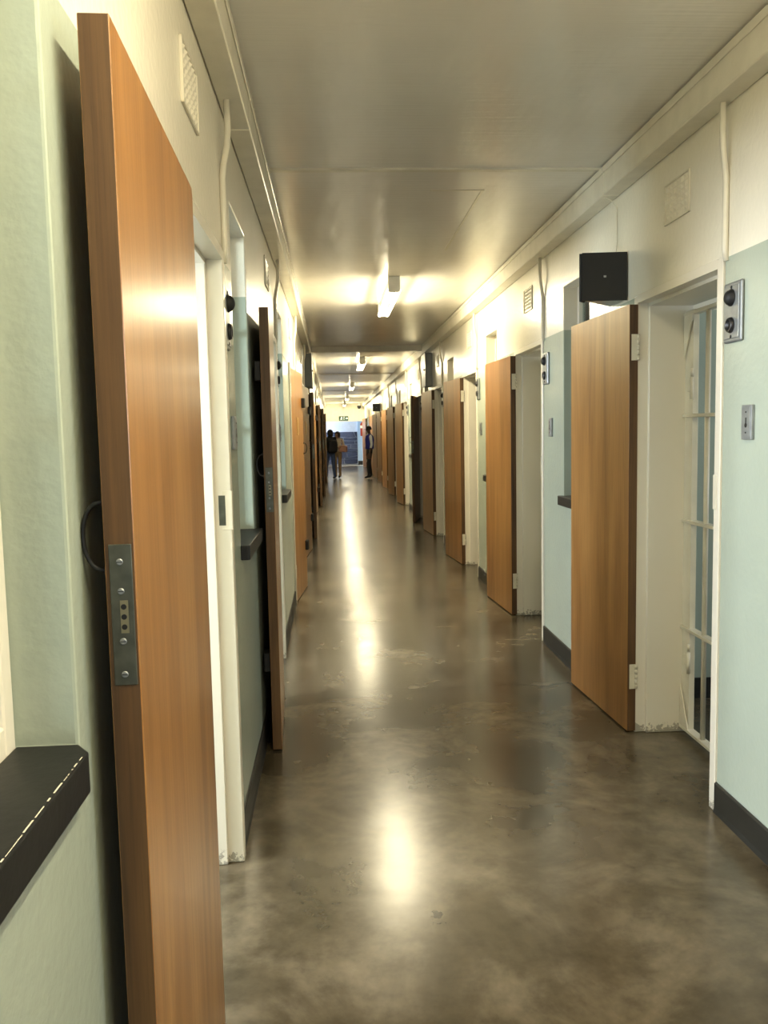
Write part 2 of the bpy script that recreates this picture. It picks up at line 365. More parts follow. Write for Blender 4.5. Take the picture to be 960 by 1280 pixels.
# baseboards: dark band between the doorways
for side, name, lab in ((1, 'baseboard_right', 'black painted skirting band at foot of speaker wall'), (-1, 'baseboard_left', 'black painted skirting band at foot of wall opposite speaker')):
    xw = XR if side > 0 else XL
    hs = sorted(h[:2] for h in holes[side] if h[2] == 0.0); ys = [Y0]
    for a, c in hs: ys += [a, c]
    ys.append(Y1)
    b = MB()
    for i in range(0, len(ys), 2):
        if ys[i+1]-ys[i] > 0.05:
            xo = xw-side*0.009
            poly = [(xw, 0.0), (xw-side*0.013, 0.0), (xo, 0.02), (xo, 0.112), (xw-side*0.004, 0.118), (xw, 0.118)]
            b.prism(poly, 1, ys[i]+0.001, ys[i+1]-0.001)
    tag(b.build(name, SKIRT), lab, 'baseboard', kind='structure')

# cells behind the walls (floor and ceiling slabs continue); outer walls with window openings, partitions
for side, nm, hsrc, xo in ((1, 'wall_cells_right', RIGHT, RIGHT_OUT), (-1, 'wall_cells_left', LEFT, LEFT_OUT)):
    hs = []
    for h in ([RIGHT0]+hsrc if side > 0 else [-0.62]+hsrc):
        yc = h-0.83 if side > 0 else h+0.27
        hs.append((yc-0.45, yc+0.45, 1.3, 2.2))
    o = wall_with_holes(nm, xo, xo+side*0.25, Y0, Y1, 0, ZC, hs, PAINT)
    tag(o, 'outer wall of the cells behind the %s wall' % ('speaker' if side > 0 else 'opposite'), 'wall', kind='structure')
    xa, xb = sorted((XR+WT if side > 0 else XL-WT, xo))
    for h in ([RIGHT0]+hsrc if side > 0 else hsrc):
        y = h+0.47 if side > 0 else h-0.47
        b = MB(); b.box(xa, xb, y-0.06 if side < 0 else y, y if side < 0 else y+0.06, 0, ZC+0.01); b.build('partition', PAINT, o)
        b = MB(); ys = y if side < 0 else y-0.008
        b.box(xa, xb, ys, ys+0.008, 0, 0.115); b.build('partition_skirting', SKIRT, o)
    b = MB()
    for a, c, z0, z1 in hs:
        x = xo+side*0.12
        for yy in (a+0.02, (a+c)/2, c-0.02): b.box(x-0.02, x+0.02, yy-0.02, yy+0.02, z0, z1)
        for zz in (z0+0.02, (z0+z1)/2, z1-0.02): b.box(x-0.015, x+0.015, a, c, zz-0.015, zz+0.015)
    b.build('outer_window_bars', CREAMP, o)

# end of the corridor behind the photographer: unseen wall, opening added for the fill light
def wall_y(name, y0, y1, hx0, hx1, hz1, mat, xa, xb, zt=ZC):
    b = MB(); b.box(xa, hx0, y0, y1, 0, zt); b.box(hx1, xb, y0, y1, 0, zt); b.box(hx0, hx1, y0, y1, hz1, zt); return b.build(name, mat)
tag(wall_y('wall_back', Y0-0.25, Y0, XL+0.2, XR-0.2, 2.35, PAINT, LEFT_OUT-0.3, RIGHT_OUT+0.3), 'unseen wall behind the viewpoint with opening added for the fill light', 'wall', kind='structure')

# ---------------------------------------------------------------- doors
def hinge_mesh():
    b = MB()
    b.box(-0.032, -0.004, -0.003, 0.0, -0.06, 0.06)                 # leaf plate on the edge
    for k in range(5): b.cyl((0.0, -0.003, -0.06+0.024*k+0.001), (0.0, -0.003, -0.06+0.024*(k+1)-0.001), 0.0075, n=10)
    for z in (-0.04, 0.0, 0.04): b.cyl((-0.02, -0.003, z), (-0.02, -0.0045, z), 0.004, n=8)
    return b.mesh('hinge', HINGE)
ME = {}
# meshes in the leaf's own frame: axis at origin, leaf runs along -Y when shut, corridor face at x=0, inner face at x=DT
b = MB(); b.mi = 0
b.box(0.0, DT, -DW, 0.0, 0.008, DH, 0.0012)
for f in b.bm.faces:
    n = f.normal; f.material_index = 0 if abs(n.x) > 0.7 else 1
b.bm.normal_update()
for f in b.bm.faces: f.material_index = 0 if abs(f.normal.x) > 0.7 else 1
ME['leaf'] = b.mesh('door_leaf', [WOOD, EDGE])
ME['hinge'] = hinge_mesh()
b = MB(); b.box(0.006, DT-0.004, -DW-0.002, -DW+0.001, 1.122, 1.325, 0.001); ME['lock'] = b.mesh('lock_plate', STEEL)
b = MB(); b.box(0.019, DT-0.012, -DW-0.0035, -DW-0.001, 1.198, 1.245); b.mi = 1
for k in range(3): b.cyl((DT/2+0.003, -DW-0.0032, 1.207+0.0145*k), (DT/2+0.003, -DW-0.0042, 1.207+0.0145*k), 0.004, n=10)
ME['bolt'] = b.mesh('lock_bolt_holes', [BRASS, BLACK])
b = MB(); b.lathe([(0.005, 0), (0.005, 0.001), (0.0035, 0.002)], (DT/2, -DW-0.0018, 0), (0, -1, 0), 10)
b.mi = 1; b.box(DT/2-0.004, DT/2+0.004, -DW-0.0041, -DW-0.0036, -0.0006, 0.0006)
ME['screw'] = b.mesh('screw', [ALU, BLACK])
b = MB()
pts = [(0.0, -DW+0.016, 1.335+0.05)]
for k in range(13):
    a = PI/2 - PI*k/12; pts.append((-0.008-0.024*math.cos(a), -DW+0.016, 1.335+0.048*math.sin(a)))
pts.append((0.0, -DW+0.016, 1.335-0.05))
b.tube(pts, 0.0035, 8)
for z in (1.385, 1.285): b.lathe([(0.011, 0), (0.011, 0.002), (0.005, 0.004)], (0, -DW+0.018, z), (-1, 0, 0), 12)
ME['ring'] = b.mesh('ring_pull', DARKMETAL)
b = MB(); b.box(-0.004, 0.0, -0.47, -0.35, 1.46, 1.62, 0.0015); b.box(-0.006, -0.003, -0.45, -0.37, 1.48, 1.60); ME['plate'] = b.mesh('inspection_flap', plain('flap_paint', (0.42, 0.26, 0.10), 0.35))
b = MB(); b.box(-0.030, 0.0, -DW+0.03, -DW+0.11, -0.045, 0.045, 0.004); ME['stop'] = b.mesh('buffer_block', PLASTIC)
# frame: origin at hinge axis
b = MB()
b.box(-0.006, WT+0.004, 0.003, 0.045, 0, 2.078, 0.003); b.box(-0.008, WT+0.004, -0.87, -DW-0.004, 0, 2.078, 0.003)
b.box(-0.0079, WT+0.0039, -DW-0.006, 0.004, DH+0.005, 2.0779)
b.box(DT+0.004, WT+0.0035, -0.014, 0.006, 0, DH+0.008, 0.003); b.box(DT+0.004, WT+0.0035, -DW-0.006, -DW+0.012, 0, DH+0.008, 0.003)
b.box(DT+0.004, WT+0.0034, -DW, 0.0, DH-0.010, DH+0.009)
ME['frame'] = b.mesh('door_frame', FRAME)
b = MB(); b.box(-0.0095, 0.020, -DW-0.0045, -DW-0.0025, 1.16, 1.29, 0.0005); b.box(-0.011, -0.008, -DW-0.03, -DW-0.003, 1.16, 1.29, 0.001)
b.mi = 1; b.box(0.012, 0.034, -DW-0.004, -DW-0.0022, 1.175, 1.275); ME['strike'] = b.mesh('strike_plate', [CREAMP, STEEL])

ORD = ['first', 'second', 'third', 'fourth', 'fifth', 'sixth', 'seventh', 'eighth', 'ninth', 'tenth', 'eleventh', 'twelfth', 'thirteenth']
def door(n, side, h, ang, label):
    x = XR if side > 0 else XL+0.010
    root = link('door_%d' % n, None, None, (x, h, 0), 0 if side > 0 else PI)
    tag(root, label, 'door', 'cell doors along the corridor', 'structure')
    link('door_frame', ME['frame'], root); link('strike_plate', ME['strike'], root)
    lf = link('door_leaf', ME['leaf'], root, (-0.002, 0, 0), -math.radians(ang))
    link('lock_plate', ME['lock'], lf); link('lock_bolt', ME['bolt'], lf); [link('screw', ME['screw'], lf, (0, 0, z)) for z in (1.30, 1.258, 1.186, 1.138)]
    link('ring_pull', ME['ring'], lf); link('inspection_flap', ME['plate'], lf)
    if side < 0 and n > 14: [link('buffer_block', ME['stop'], lf, (0, 0, z)) for z in (1.76, 0.415)]
    for z in (1.842, 0.277):
        hg = link('hinge', ME['hinge'], lf, (0, 0, z), PI)
    return root
def sname(side): return 'on the speaker wall' if side > 0 else 'on the wall facing the speaker'
n = 0
for i, (h, a) in enumerate(zip(RIGHT, RIGHT_OPEN)):
    n += 1
    st = 'folded back flat' if a > 90 else 'standing slightly ajar'
    lab = 'varnished brown cell door %s beneath black speaker and beside barred gate' % st if i == 0 else 'varnished brown cell door %s, %s door along from the viewer %s' % (st, ORD[i], sname(1))
    door(n, 1, h, a, lab)
for i, (h, a) in enumerate(zip(LEFT, LEFT_OPEN)):
    n += 1
    st = 'folded back flat' if a > 90 else 'standing almost shut'
    lab = 'large close varnished cell door seen edge on, steel lock plate and dark ring pull' if i == 0 else 'varnished brown cell door %s, %s along %s' % (st, ORD[i], sname(-1))
    door(n, -1, h, a, lab)

n += 1; door(n, 1, RIGHT0, 176, 'brown cell door folded back opposite the closest cell door')
# ---------------------------------------------------------------- corridor windows with black sills
def window(n, side, a, c, label):
    x = XR if side > 0 else XL; d = 0.085*side
    root = link('window_%d' % n, None, None, (x, (a+c)/2, 0)); tag(root, label, 'window', 'corridor windows between the doors', 'structure')
    w2 = (c-a)/2; z0, z1 = WZ; x0, x1 = sorted((d, d+0.05*side))
    b = MB(); t = 0.035
    b.box(x0, x1, -w2, -w2+t, z0, z1, 0.003); b.box(x0, x1, w2-t, w2, z0, z1, 0.003)
    b.box(x0, x1, -w2+t, w2-t, z0, z0+t+0.01, 0.003); b.box(x0, x1, -w2+t, w2-t, z1-t, z1, 0.003)
    fr = b.build('window_frame', FRAME, root)
    b = MB(); b.box(x0+0.006, x1-0.006, -0.012, 0.012, z0+t, z1-t, 0.002); b.build('mullion', FRAME, root)
    for zz in (z0+0.45, z0+0.86):
        b = MB(); b.box(x0+0.008, x1-0.008, -w2+t, w2-t, zz-0.011, zz+0.011, 0.002); b.build('glazing_bar', FRAME, root)
    b = MB(); xm = (x0+x1)/2; b.box(xm-0.002, xm+0.002, -w2+t, w2-t, z0+t, z1-t); b.build('pane', GLASS, root)
    pj, ex = (0.022, -0.02) if (side < 0 and a < 1) else (0.035, 0.02)
    b = MB(); e1 = w2+ex
    poly = [(d+0.0*side, -w2+0.001), (d, w2-0.001), (0.0, w2-0.001)]
    poly += ([(0.0, e1), (-pj*0.75*side, e1), (-pj*side, e1-0.008), (-pj*side, -e1+0.008), (-pj*0.75*side, -e1), (0.0, -e1)] if ex > 0 else [(-pj*0.6*side, e1), (-pj*side, e1-0.012), (-pj*side, -w2+0.001)])
    if ex > 0: poly.append((0.0, -w2+0.001))
    b.prism(poly, 2, z0-0.052, z0+0.005)
    sill = b.build('window_sill', BLACK, root)
    md = sill.modifiers.new('soft_edges', 'BEVEL'); md.width = 0.003; md.segments = 2; md.limit_method = 'ANGLE'
    if side < 0 and a < 1:
        q = MB(); rc = random.Random(5); y = -w2+0.02
        while y < w2-0.05:
            ln = rc.uniform(0.003, 0.03)
            wd = rc.uniform(0.0006, 0.0022); q.box(pj-0.0028-wd, pj-0.0028, y, y+ln, z0+0.0046, z0+0.0053); y += ln+rc.uniform(0.001, 0.02)
        ch = q.build('chipped_edge', CREAMP, root); ch['kind'] = 'stuff'
k = 0
for i, (a, c) in enumerate(WINR):
    k += 1; window(k, 1, a, c, 'recessed window with black sill, %s from the viewer %s' % (ORD[i], sname(1)))
for i, (a, c) in enumerate(WINL):
    k += 1
    lab = 'recessed window with chipped black sill beside the closest cell door' if i == 0 else 'recessed window with black sill, %s from the viewer %s' % (ORD[min(i, 12)], sname(-1)) if i < 13 else 'recessed window with black sill nearest the stone wall'
    window(k, -1, a, c, lab)

# ---------------------------------------------------------------- barred gates in the first speaker-side doorways
b = MB(); gx0, gx1 = WT-0.045, WT-0.005
ya, yb = -DW+0.014, -0.016
def gate(h, label):
    root = link('barred_gate', None, None, (XR, h, 0)); tag(root, label, 'gate', 'white barred gates inside the doorways')
    for y0, y1 in ((ya, ya+0.055), (yb-0.085, yb)):
        q = MB(); q.box(gx0+0.012, gx1, y0, y1, 0.03, 2.0, 0.002); q.build('stile', CREAMP, root)
    for z in (0.035, 0.52, 1.03, 1.52, 1.985):
        q = MB(); q.box(gx0, gx1, ya+0.001, yb-0.001, z-0.008, z+0.008, 0.002); q.build('cross_bar', CREAMP, root)
    y = yb-0.225
    while y > ya+0.07:
        q = MB(); q.cyl((gx0+0.02, y, 0.035), (gx0+0.02, y, 1.985), 0.012, n=10); q.build('bar', CREAMP, root); y -= 0.14
    for z0, z1 in ((0.042, 0.24), (1.978, 1.78)):
        q = MB(); q.prism([(yb-0.005, z0), (yb-0.10, z0), (yb-0.005, z1)], 0, gx0+0.002, gx0+0.008); q.build('gusset', CREAMP, root)
    for z in (0.37, 1.65):
        q = MB(); q.cyl((gx0+0.005, yb-0.092, z-0.055), (gx0+0.005, yb-0.092, z+0.045), 0.009, n=10); q.box(gx0, gx0+0.01, yb-0.092, yb-0.05, z-0.02, z+0.03, 0.002)
        q.cyl((gx0+0.005, yb-0.092, z+0.05), (gx0+0.005, yb-0.092, z+0.085), 0.007, n=8); q.build('pivot', CREAMP, root)
gate(RIGHT[0], 'white painted barred gate in the doorway beside the two-lamp grey panel')
gate(RIGHT[1], 'white painted barred gate inside the second doorway on the speaker wall')

# ---------------------------------------------------------------- wall fittings repeated at each door
def vent_mesh():
    b = MB(); W_, H_ = 0.25, 0.165
    b.box(0.0, 0.004, -W_/2, W_/2, -H_/2, H_/2, 0.002)
    for i in range(6):
        for j in range(6):
            y = -W_/2+0.032+i*(W_-0.064)/5; z = -H_/2+0.022+j*(H_-0.044)/5
            s = 0.014; t = 0.0095
            bm = b.bm; vs = [bm.verts.new((0.004, y-s, z-t)), bm.verts.new((0.004, y+s, z-t)), bm.verts.new((0.004, y+s, z+t)), bm.verts.new((0.004, y-s, z+t))]
            ap = bm.verts.new((0.011, y, z+t*0.6))
            for p in range(4): bm.faces.new((vs[p], vs[(p+1) % 4], ap))
    b.box(0.0, 0.0085, -W_/2, W_/2, H_/2-0.006, H_/2, 0.001); b.box(0.0, 0.0085, -W_/2, W_/2, -H_/2, -H_/2+0.006, 0.001)
    b.box(0.0, 0.0085, -W_/2, -W_/2+0.006, -H_/2, H_/2, 0.001); b.box(0.0, 0.0085, W_/2-0.006, W_/2, -H_/2, H_/2, 0.001)
    return b.mesh('air_vent', CREAMP)
VENT = vent_mesh()
def pipe_mesh(top_y):
    b = MB(); r = 0.011
    b.tube([(0.032, top_y, ZB+0.001), (0.032, top_y, ZB-0.10), (0.028, top_y-0.004, ZB-0.15), (0.016, top_y-0.012, ZB-0.21), (0.010, top_y-0.015, ZB-0.26), (0.010, top_y-0.015, 2.10), (0.004, top_y-0.015, 2.06)], r, 10)
    return b.mesh('conduit_pipe', CREAMP)
PIPE = pipe_mesh(0.0)
# grey two-lamp indicator panel
b = MB(); b.box(0, 0.013, -0.068, 0.068, -0.105, 0.105, 0.008, 3); b.box(0.013, 0.016, -0.056, 0.056, -0.092, 0.092, 0.002); P_PLATE = b.mesh('panel_plate', ALU)
b = MB(); b.lathe([(0.030, 0), (0.030, 0.004), (0.027, 0.007), (0.025, 0.013), (0.018, 0.020), (0.008, 0.024), (0.0, 0.025)], (0.016, 0, 0.05), (1, 0, 0), 18); P_DOME = b.mesh('indicator_lens', PLASTIC)
b = MB(); b.lathe([(0.028, 0), (0.028, 0.004), (0.024, 0.012), (0.019, 0.012), (0.018, 0.004), (0.0, 0.004)], (0.016, 0, -0.045), (1, 0, 0), 18); P_SOCK = b.mesh('ring_socket', DARKMETAL)
b = MB(); b.lathe([(0.006, 0), (0.006, 0.0015), (0.003, 0.003)], (0.016, 0, 0), (1, 0, 0), 10); P_SCREW = b.mesh('screw', DARKMETAL)
b = MB(); b.box(0, 0.012, -0.037, 0.037, -0.060, 0.060, 0.003, 2); b.box(0.012, 0.0135, -0.030, 0.030, -0.053, 0.053, 0.001); K_PLATE = b.mesh('switch_plate', ALU)
b = MB(); b.cyl((0.0135, 0, -0.010), (0.0145, 0, -0.010), 0.008, n=12); b.box(0.0135, 0.0145, -0.0028, 0.0028, -0.010, 0.016); K_SLOT = b.mesh('key_slot', BLACK)
b = MB(); b.cyl((0.0135, 0, 0), (0.015, 0, 0), 0.003, n=8); K_SCREW = b.mesh('screw', DARKMETAL)
SHOW = 9
for side, hs in ((1, RIGHT), (-1, LEFT)):
    x = XR if side > 0 else XL; rz = PI if side > 0 else 0
    for i, h in enumerate(hs[:SHOW]):
        def Y(rel): return h+rel if side > 0 else h-rel
        where = 'above the %s door %s' % (ORD[i], sname(side)); by = 'beside the %s door %s' % (ORD[i], sname(side))
        o = link('air_vent', VENT, None, (x, Y(-0.437) if side > 0 else Y(-0.36), 2.398), rz); tag(o, 'cream studded air vent %s' % where, 'vent', 'wall air vents')
        o = link('conduit_pipe', PIPE, None, (x, Y(-0.905) if side > 0 else Y(-0.99), 0), rz); tag(o, 'painted conduit bending from cornice %s' % by, 'pipe', 'painted conduits')
        p = link('indicator_panel', None, None, (x, Y(-0.957) if side > 0 else Y(-0.945), 1.87), rz); tag(p, 'grey panel with two black lamps %s' % by, 'panel', 'two-lamp panels')
        for nm, me in (('panel_plate', P_PLATE), ('indicator_lens', P_DOME), ('ring_socket', P_SOCK)): link(nm, me, p)
        for z in (-0.085, 0.086): link('screw', P_SCREW, p, (0, 0, z))
        p = link('key_switch', None, None, (x, Y(-1.075) if side > 0 else Y(-1.09), 1.482), rz); tag(p, 'small grey key switch %s' % by, 'switch', 'key switches')
        for nm, me in (('switch_plate', K_PLATE), ('key_slot', K_SLOT)): link(nm, me, p)
        for z in (-0.035, 0.035): link('screw', K_SCREW, p, (0, 0, z))

# ---------------------------------------------------------------- wedge loudspeakers with cable
def speaker(y, lab, with_cable):
    root = link('wall_speaker', None, None, (XR, y, 2.08)); tag(root, lab, 'speaker', 'black wedge speakers')
    b = MB(); b.prism([(-0.215, 0.03), (-0.205, 0.042), (-0.004, 0.25), (-0.004, 0.012), (-0.02, 0.012)], 2, 0.004, 0.221); b.build('cabinet', WHITE, root)
    b = MB(); b.prism([(-0.218, 0.018), (-0.006, -0.004), (-0.004, 0.010), (-0.216, 0.032)], 2, 0.0, 0.225); g = b.build('grille', PLASTIC, root)
    b = MB(); b.prism([(-0.226, 0.040), (-0.218, 0.036), (-0.190, 0.066), (-0.198, 0.072)], 2, 0.0, 0.225); b.build('back_edge', PLASTIC, root)
    b = MB(); b.box(-0.117, -0.105, -0.0005+0.006, 0.0065+0.001, 0.108, 0.117); b.build('badge', ALU, g)
    if with_cable:
        b = MB(); b.tube([(-0.07, 0.16, ZB-2.08+0.002), (-0.035, 0.16, ZB-2.08-0.012), (-0.006, 0.155, ZB-2.08-0.05), (-0.005, 0.15, 0.30), (-0.02, 0.13, 0.222)], 0.003, 6); b.build('cable', CREAMP, root)
speaker(4.08, 'black wedge loudspeaker hanging above the first brown door, thin cable to cornice', True)
speaker(25.3, 'tiny distant black loudspeaker above the far doors near the guard', False)

# ---------------------------------------------------------------- fuse boxes by the beam
def fuse_box(x, side, y0, y1, z0, z1, lab):
    root = link('fuse_box', None, None, (x, y0, z0)); tag(root, lab, 'fuse box', 'grey fuse boxes near the beam')
    L, H, D = y1-y0, z1-z0, 0.085
    b = MB(); b.box(*sorted((0, -side*D)), 0, L, 0, H, 0.004); b.build('body', GREYBOX, root)
    b = MB(); b.box(*sorted((-side*D, -side*(D+0.016))), -0.004, L+0.004, -0.004, H+0.004, 0.004); d = b.build('lid', GREYBOX, root)
    b = MB(); b.cyl((-side*(D+0.016), L*0.2, H*0.5), (-side*(D+0.03), L*0.2, H*0.5), 0.014, n=10); b.build('lock', DARKMETAL, d)
    b = MB(); yy = L/2; b.tube([(-side*0.04, yy, H), (-side*0.04, yy, ZB-z0)], 0.012, 8); b.build('cable_pipe', CREAMP, root)
fuse_box(XR, 1, 12.1, 12.62, 2.11, 2.57, 'grey metal fuse box on the speaker wall just before the beam')
fuse_box(XL, -1, 11.9, 12.4, 2.11, 2.57, 'dark grey fuse box opposite the speaker wall just before the beam')

# ---------------------------------------------------------------- fluorescent ceiling lights
def lamp(yc, lab, watts=LAMP_W):
    root = link('fluorescent_light', None, None, (0.535, yc, ZC)); tag(root, lab, 'ceiling light', 'bare twin tube ceiling lights')
    L = 1.5
    b = MB(); b.box(-0.035, 0.035, -L/2, L/2, -0.055, 0.0, 0.004); b.build('housing', WHITE, root)
    for s in (-1, 1):
        b = MB(); b.box(-0.050, 0.050, s*L/2-0.014, s*L/2+0.014, -0.128, -0.002, 0.006, 2); b.build('end_cap', WHITE, root)
    for sx in (-0.038, 0.038):
        b = MB(); b.cyl((sx, -L/2+0.02, -0.112), (sx, L/2-0.02, -0.112), 0.018, n=10); b.build('tube', LAMPM, root)
        sd = 1 if sx > 0 else -1
        area('tube_light', (0.535+sd*0.062, yc, ZC-0.128), (sd*0.75, 0, -0.66), L-0.06, 0.045, watts, TUBE_COL[:3])
for yc, lab in ((0.72, 'bare twin tube ceiling light over the viewpoint'), (7.85, 'glaring bare twin tube light closest to the viewer, before the beam'), (15.25, 'glowing twin tube light just beyond the ceiling beam'),
                (22.65, 'small glowing ceiling light, third along the corridor'), (30.0, 'small glowing ceiling light, fourth along the corridor'), (36.6, 'farthest glowing ceiling light by the end lintel')):
    lamp(yc, lab, LAMP_W if yc > 2 else LAMP_W*0.8)          # fitting over the viewpoint turned down to keep the nearby recess darker

# ---------------------------------------------------------------- far end: lintel, cross passage, stone wall
LZ = 1.97
b = MB(); b.box(XL-WT, XR+WT, Y1, Y1+0.25, LZ, ZC); b.box(XL-WT, XL+0.06, Y1, Y1+0.25, 0, LZ); b.box(XR-0.10, XR+WT, Y1, Y1+0.25, 0, LZ)
tag(b.build('wall_end', CREAMP), 'cream lintel wall with wide opening at the corridor end', 'wall', kind='structure')
SY = 39.6
b = MB(); b.box(LEFT_OUT, RIGHT_OUT, SY, SY+0.3, 0, ZC); b.box(LEFT_OUT-0.3, LEFT_OUT, Y1, SY+0.3, 0, ZC); b.box(RIGHT_OUT, RIGHT_OUT+0.3, Y1, SY+0.3, 0, ZC)
MORTAR = plain('pale_mortar', (0.62, 0.66, 0.72), 0.8, bmp=0.3)
far = tag(b.build('wall_far', plain('white_wall', (0.70, 0.74, 0.80), 0.5)), 'white and slate stone wall across the passage end', 'wall', kind='structure')
b = MB(); b.box(LEFT_OUT, 1.16, SY-0.03, SY, 0.0, 1.52); b.build('mortar_bed', MORTAR, far)
SLATE = []
for i, c in enumerate([(0.030, 0.042, 0.085), (0.042, 0.056, 0.105), (0.022, 0.030, 0.065), (0.055, 0.066, 0.115)]): SLATE.append(plain('slate_stone_%d' % i, c, 0.55, var=0.3, vscale=14, bmp=0.4, bscale=30))
rr = random.Random(3)
rows = [0.02, 0.22, 0.36, 0.55, 0.70, 0.92, 1.08, 1.27, 1.51]
wave = [[(rr.uniform(2, 5), rr.uniform(0, 6), rr.uniform(0.012, 0.035)) for _ in range(2)] for _ in rows]
def row_z(k, x): return rows[k] + (0 if k in (0, len(rows)-1) else sum(a*math.sin(f*x+p) for f, p, a in wave[k]))
for k in range(len(rows)-1):
    x = -1.4-rr.random()*0.3; lo = hi = x
    while x < 1.13:
        x2 = x+rr.uniform(0.28, 0.85)
        l2, h2 = x2+rr.uniform(-0.07, 0.07), x2+rr.uniform(-0.07, 0.07)
        if x2 > 1.05: x2 = l2 = h2 = 1.145
        g = 0.008
        poly = [(lo+g, row_z(k, lo)+g), ((lo+l2)/2, row_z(k, (lo+l2)/2)+g), (l2-g, row_z(k, l2)+g), (h2-g, row_z(k+1, h2)-g), ((hi+h2)/2, row_z(k+1, (hi+h2)/2)-g), (hi+g, row_z(k+1, hi)-g)]
        q = MB(); q.prism(poly, 1, SY-0.05-rr.random()*0.02, SY-0.02); q.build('stone', rr.choice(SLATE), far)
        x, lo, hi = x2, l2, h2
        if x >= 1.14: break
b = MB(); b.box(1.16, RIGHT_OUT, SY-0.06, SY, 0, ZC); b.build('blue_pier', plain('pale_blue_paint', (0.46, 0.62, 0.78), 0.4), far)
b = MB(); b.box(1.16, RIGHT_OUT, SY-0.07, SY-0.06, 0, 0.16); b.build('pier_skirting', SKIRT, far)
b = MB(); b.box(XL+0.06, XR-0.10, Y1+0.02, Y1+0.14, 0.0, 0.012, 0.003)
tag(b.build('trim_4', WHITE), 'white threshold strip on floor under the end lintel', 'threshold', kind='structure')

# exit sign
root = link('exit_sign', None, None, (0.51, Y1, 2.10)); tag(root, 'dark green emergency exit sign with white running figure above end opening', 'sign')
GREEN = plain('sign_green', (0.010, 0.060, 0.030), 0.4); SIGNW = emit('sign_white', (0.9, 1, 0.92, 1), 0.5)
b = MB(); b.box(-0.21, 0.21, -0.03, 0, -0.10, 0.10, 0.006); b.build('board', GREEN, root)
b = MB(); ys = (-0.034, -0.029)
b.lathe([(0.018, 0), (0.018, 0.004)], (-0.085, -0.030, 0.058), (0, -1, 0), 12)
b.prism([(-0.115, 0.035), (-0.075, 0.04), (-0.085, -0.015), (-0.115, -0.01)], 1, *ys); b.prism([(-0.085, 0.035), (-0.045, 0.012), (-0.05, 0.002), (-0.09, 0.018)], 1, *ys)
b.prism([(-0.115, 0.03), (-0.15, 0.0), (-0.143, -0.008), (-0.108, 0.015)], 1, *ys); b.prism([(-0.095, -0.01), (-0.06, -0.035), (-0.068, -0.075), (-0.078, -0.073), (-0.075, -0.04), (-0.11, -0.018)], 1, *ys)
b.prism([(-0.105, -0.01), (-0.13, -0.05), (-0.165, -0.055), (-0.163, -0.066), (-0.125, -0.062), (-0.098, -0.03)], 1, *ys); b.build('running_figure', SIGNW, root)
b = MB(); b.prism([(0.0, -0.07), (0.0, 0.07), (0.05, 0.07), (0.05, -0.07), (0.042, -0.07), (0.042, 0.06), (0.008, 0.06), (0.008, -0.07)], 1, *ys); b.build('doorway_symbol', SIGNW, root)
b = MB(); b.prism([(0.09, -0.014), (0.09, 0.014), (0.135, 0.014), (0.135, 0.05), (0.19, 0.0), (0.135, -0.05), (0.135, -0.014)], 1, *ys); b.build('arrow', SIGNW, root)

# dome camera at the end of the corridor
root = link('security_camera', None, None, (1.20, Y1-0.25, ZC-0.02)); tag(root, 'dark dome security camera hanging at the end of the ceiling', 'camera')
b = MB(); b.cyl((0, 0, 0.02), (0, 0, -0.08), 0.03, n=12); b.build('mount', WHITE, root)
b = MB(); b.lathe([(0.085, 0), (0.085, 0.05), (0.075, 0.09), (0.05, 0.125), (0.0, 0.14)], (0, 0, -0.08), (0, 0, -1), 18); b.build('dome', PLASTIC, root)

# fire extinguisher sign and extinguisher on the wall by the end opening
RED = plain('signal_red', (0.26, 0.025, 0.015), 0.5)
root = link('fire_sign', None, None, (XR-0.20, Y1-0.3, 1.31)); tag(root, 'red and white fire sign projecting from wall by the end opening', 'sign')
b = MB(); b.box(0.0, 0.195, 0.0, 0.012, 0.0, 0.34, 0.003); b.build('lower_board', RED, root)
b = MB(); b.box(0.0, 0.195, 0.0, 0.012, 0.34, 0.46, 0.003); b.build('middle_band', WHITE, root)
b = MB(); b.prism([(0.0, 0.46), (0.195, 0.46), (0.195, 0.52), (0.13, 0.62), (0.065, 0.62), (0.0, 0.52)], 1, 0.0, 0.012); b.build('upper_board', RED, root)

# ---------------------------------------------------------------- people far down the corridor
SKIN_D = plain('dark_skin', (0.09, 0.045, 0.028), 0.5); SKIN_L = plain('light_skin', (0.45, 0.26, 0.18), 0.5)
HAIR = plain('dark_hair', (0.02, 0.014, 0.01), 0.6); JACKET = plain('black_jacket', (0.012, 0.012, 0.014), 0.7); JEANS = plain('blue_denim', (0.055, 0.09, 0.20), 0.8)
TAN = plain('tan_cloth', (0.33, 0.22, 0.12), 0.8); CREAMC = plain('cream_cloth', (0.75, 0.66, 0.52), 0.8); PINK = plain('pink_bag_cloth', (0.62, 0.33, 0.24), 0.7)
BLUEV = plain('royal_blue_cloth', (0.025, 0.03, 0.30), 0.7); WHITEC = plain('white_cloth', (0.80, 0.80, 0.82), 0.8); BLACKC = plain('black_trousers', (0.012, 0.012, 0.014), 0.7)

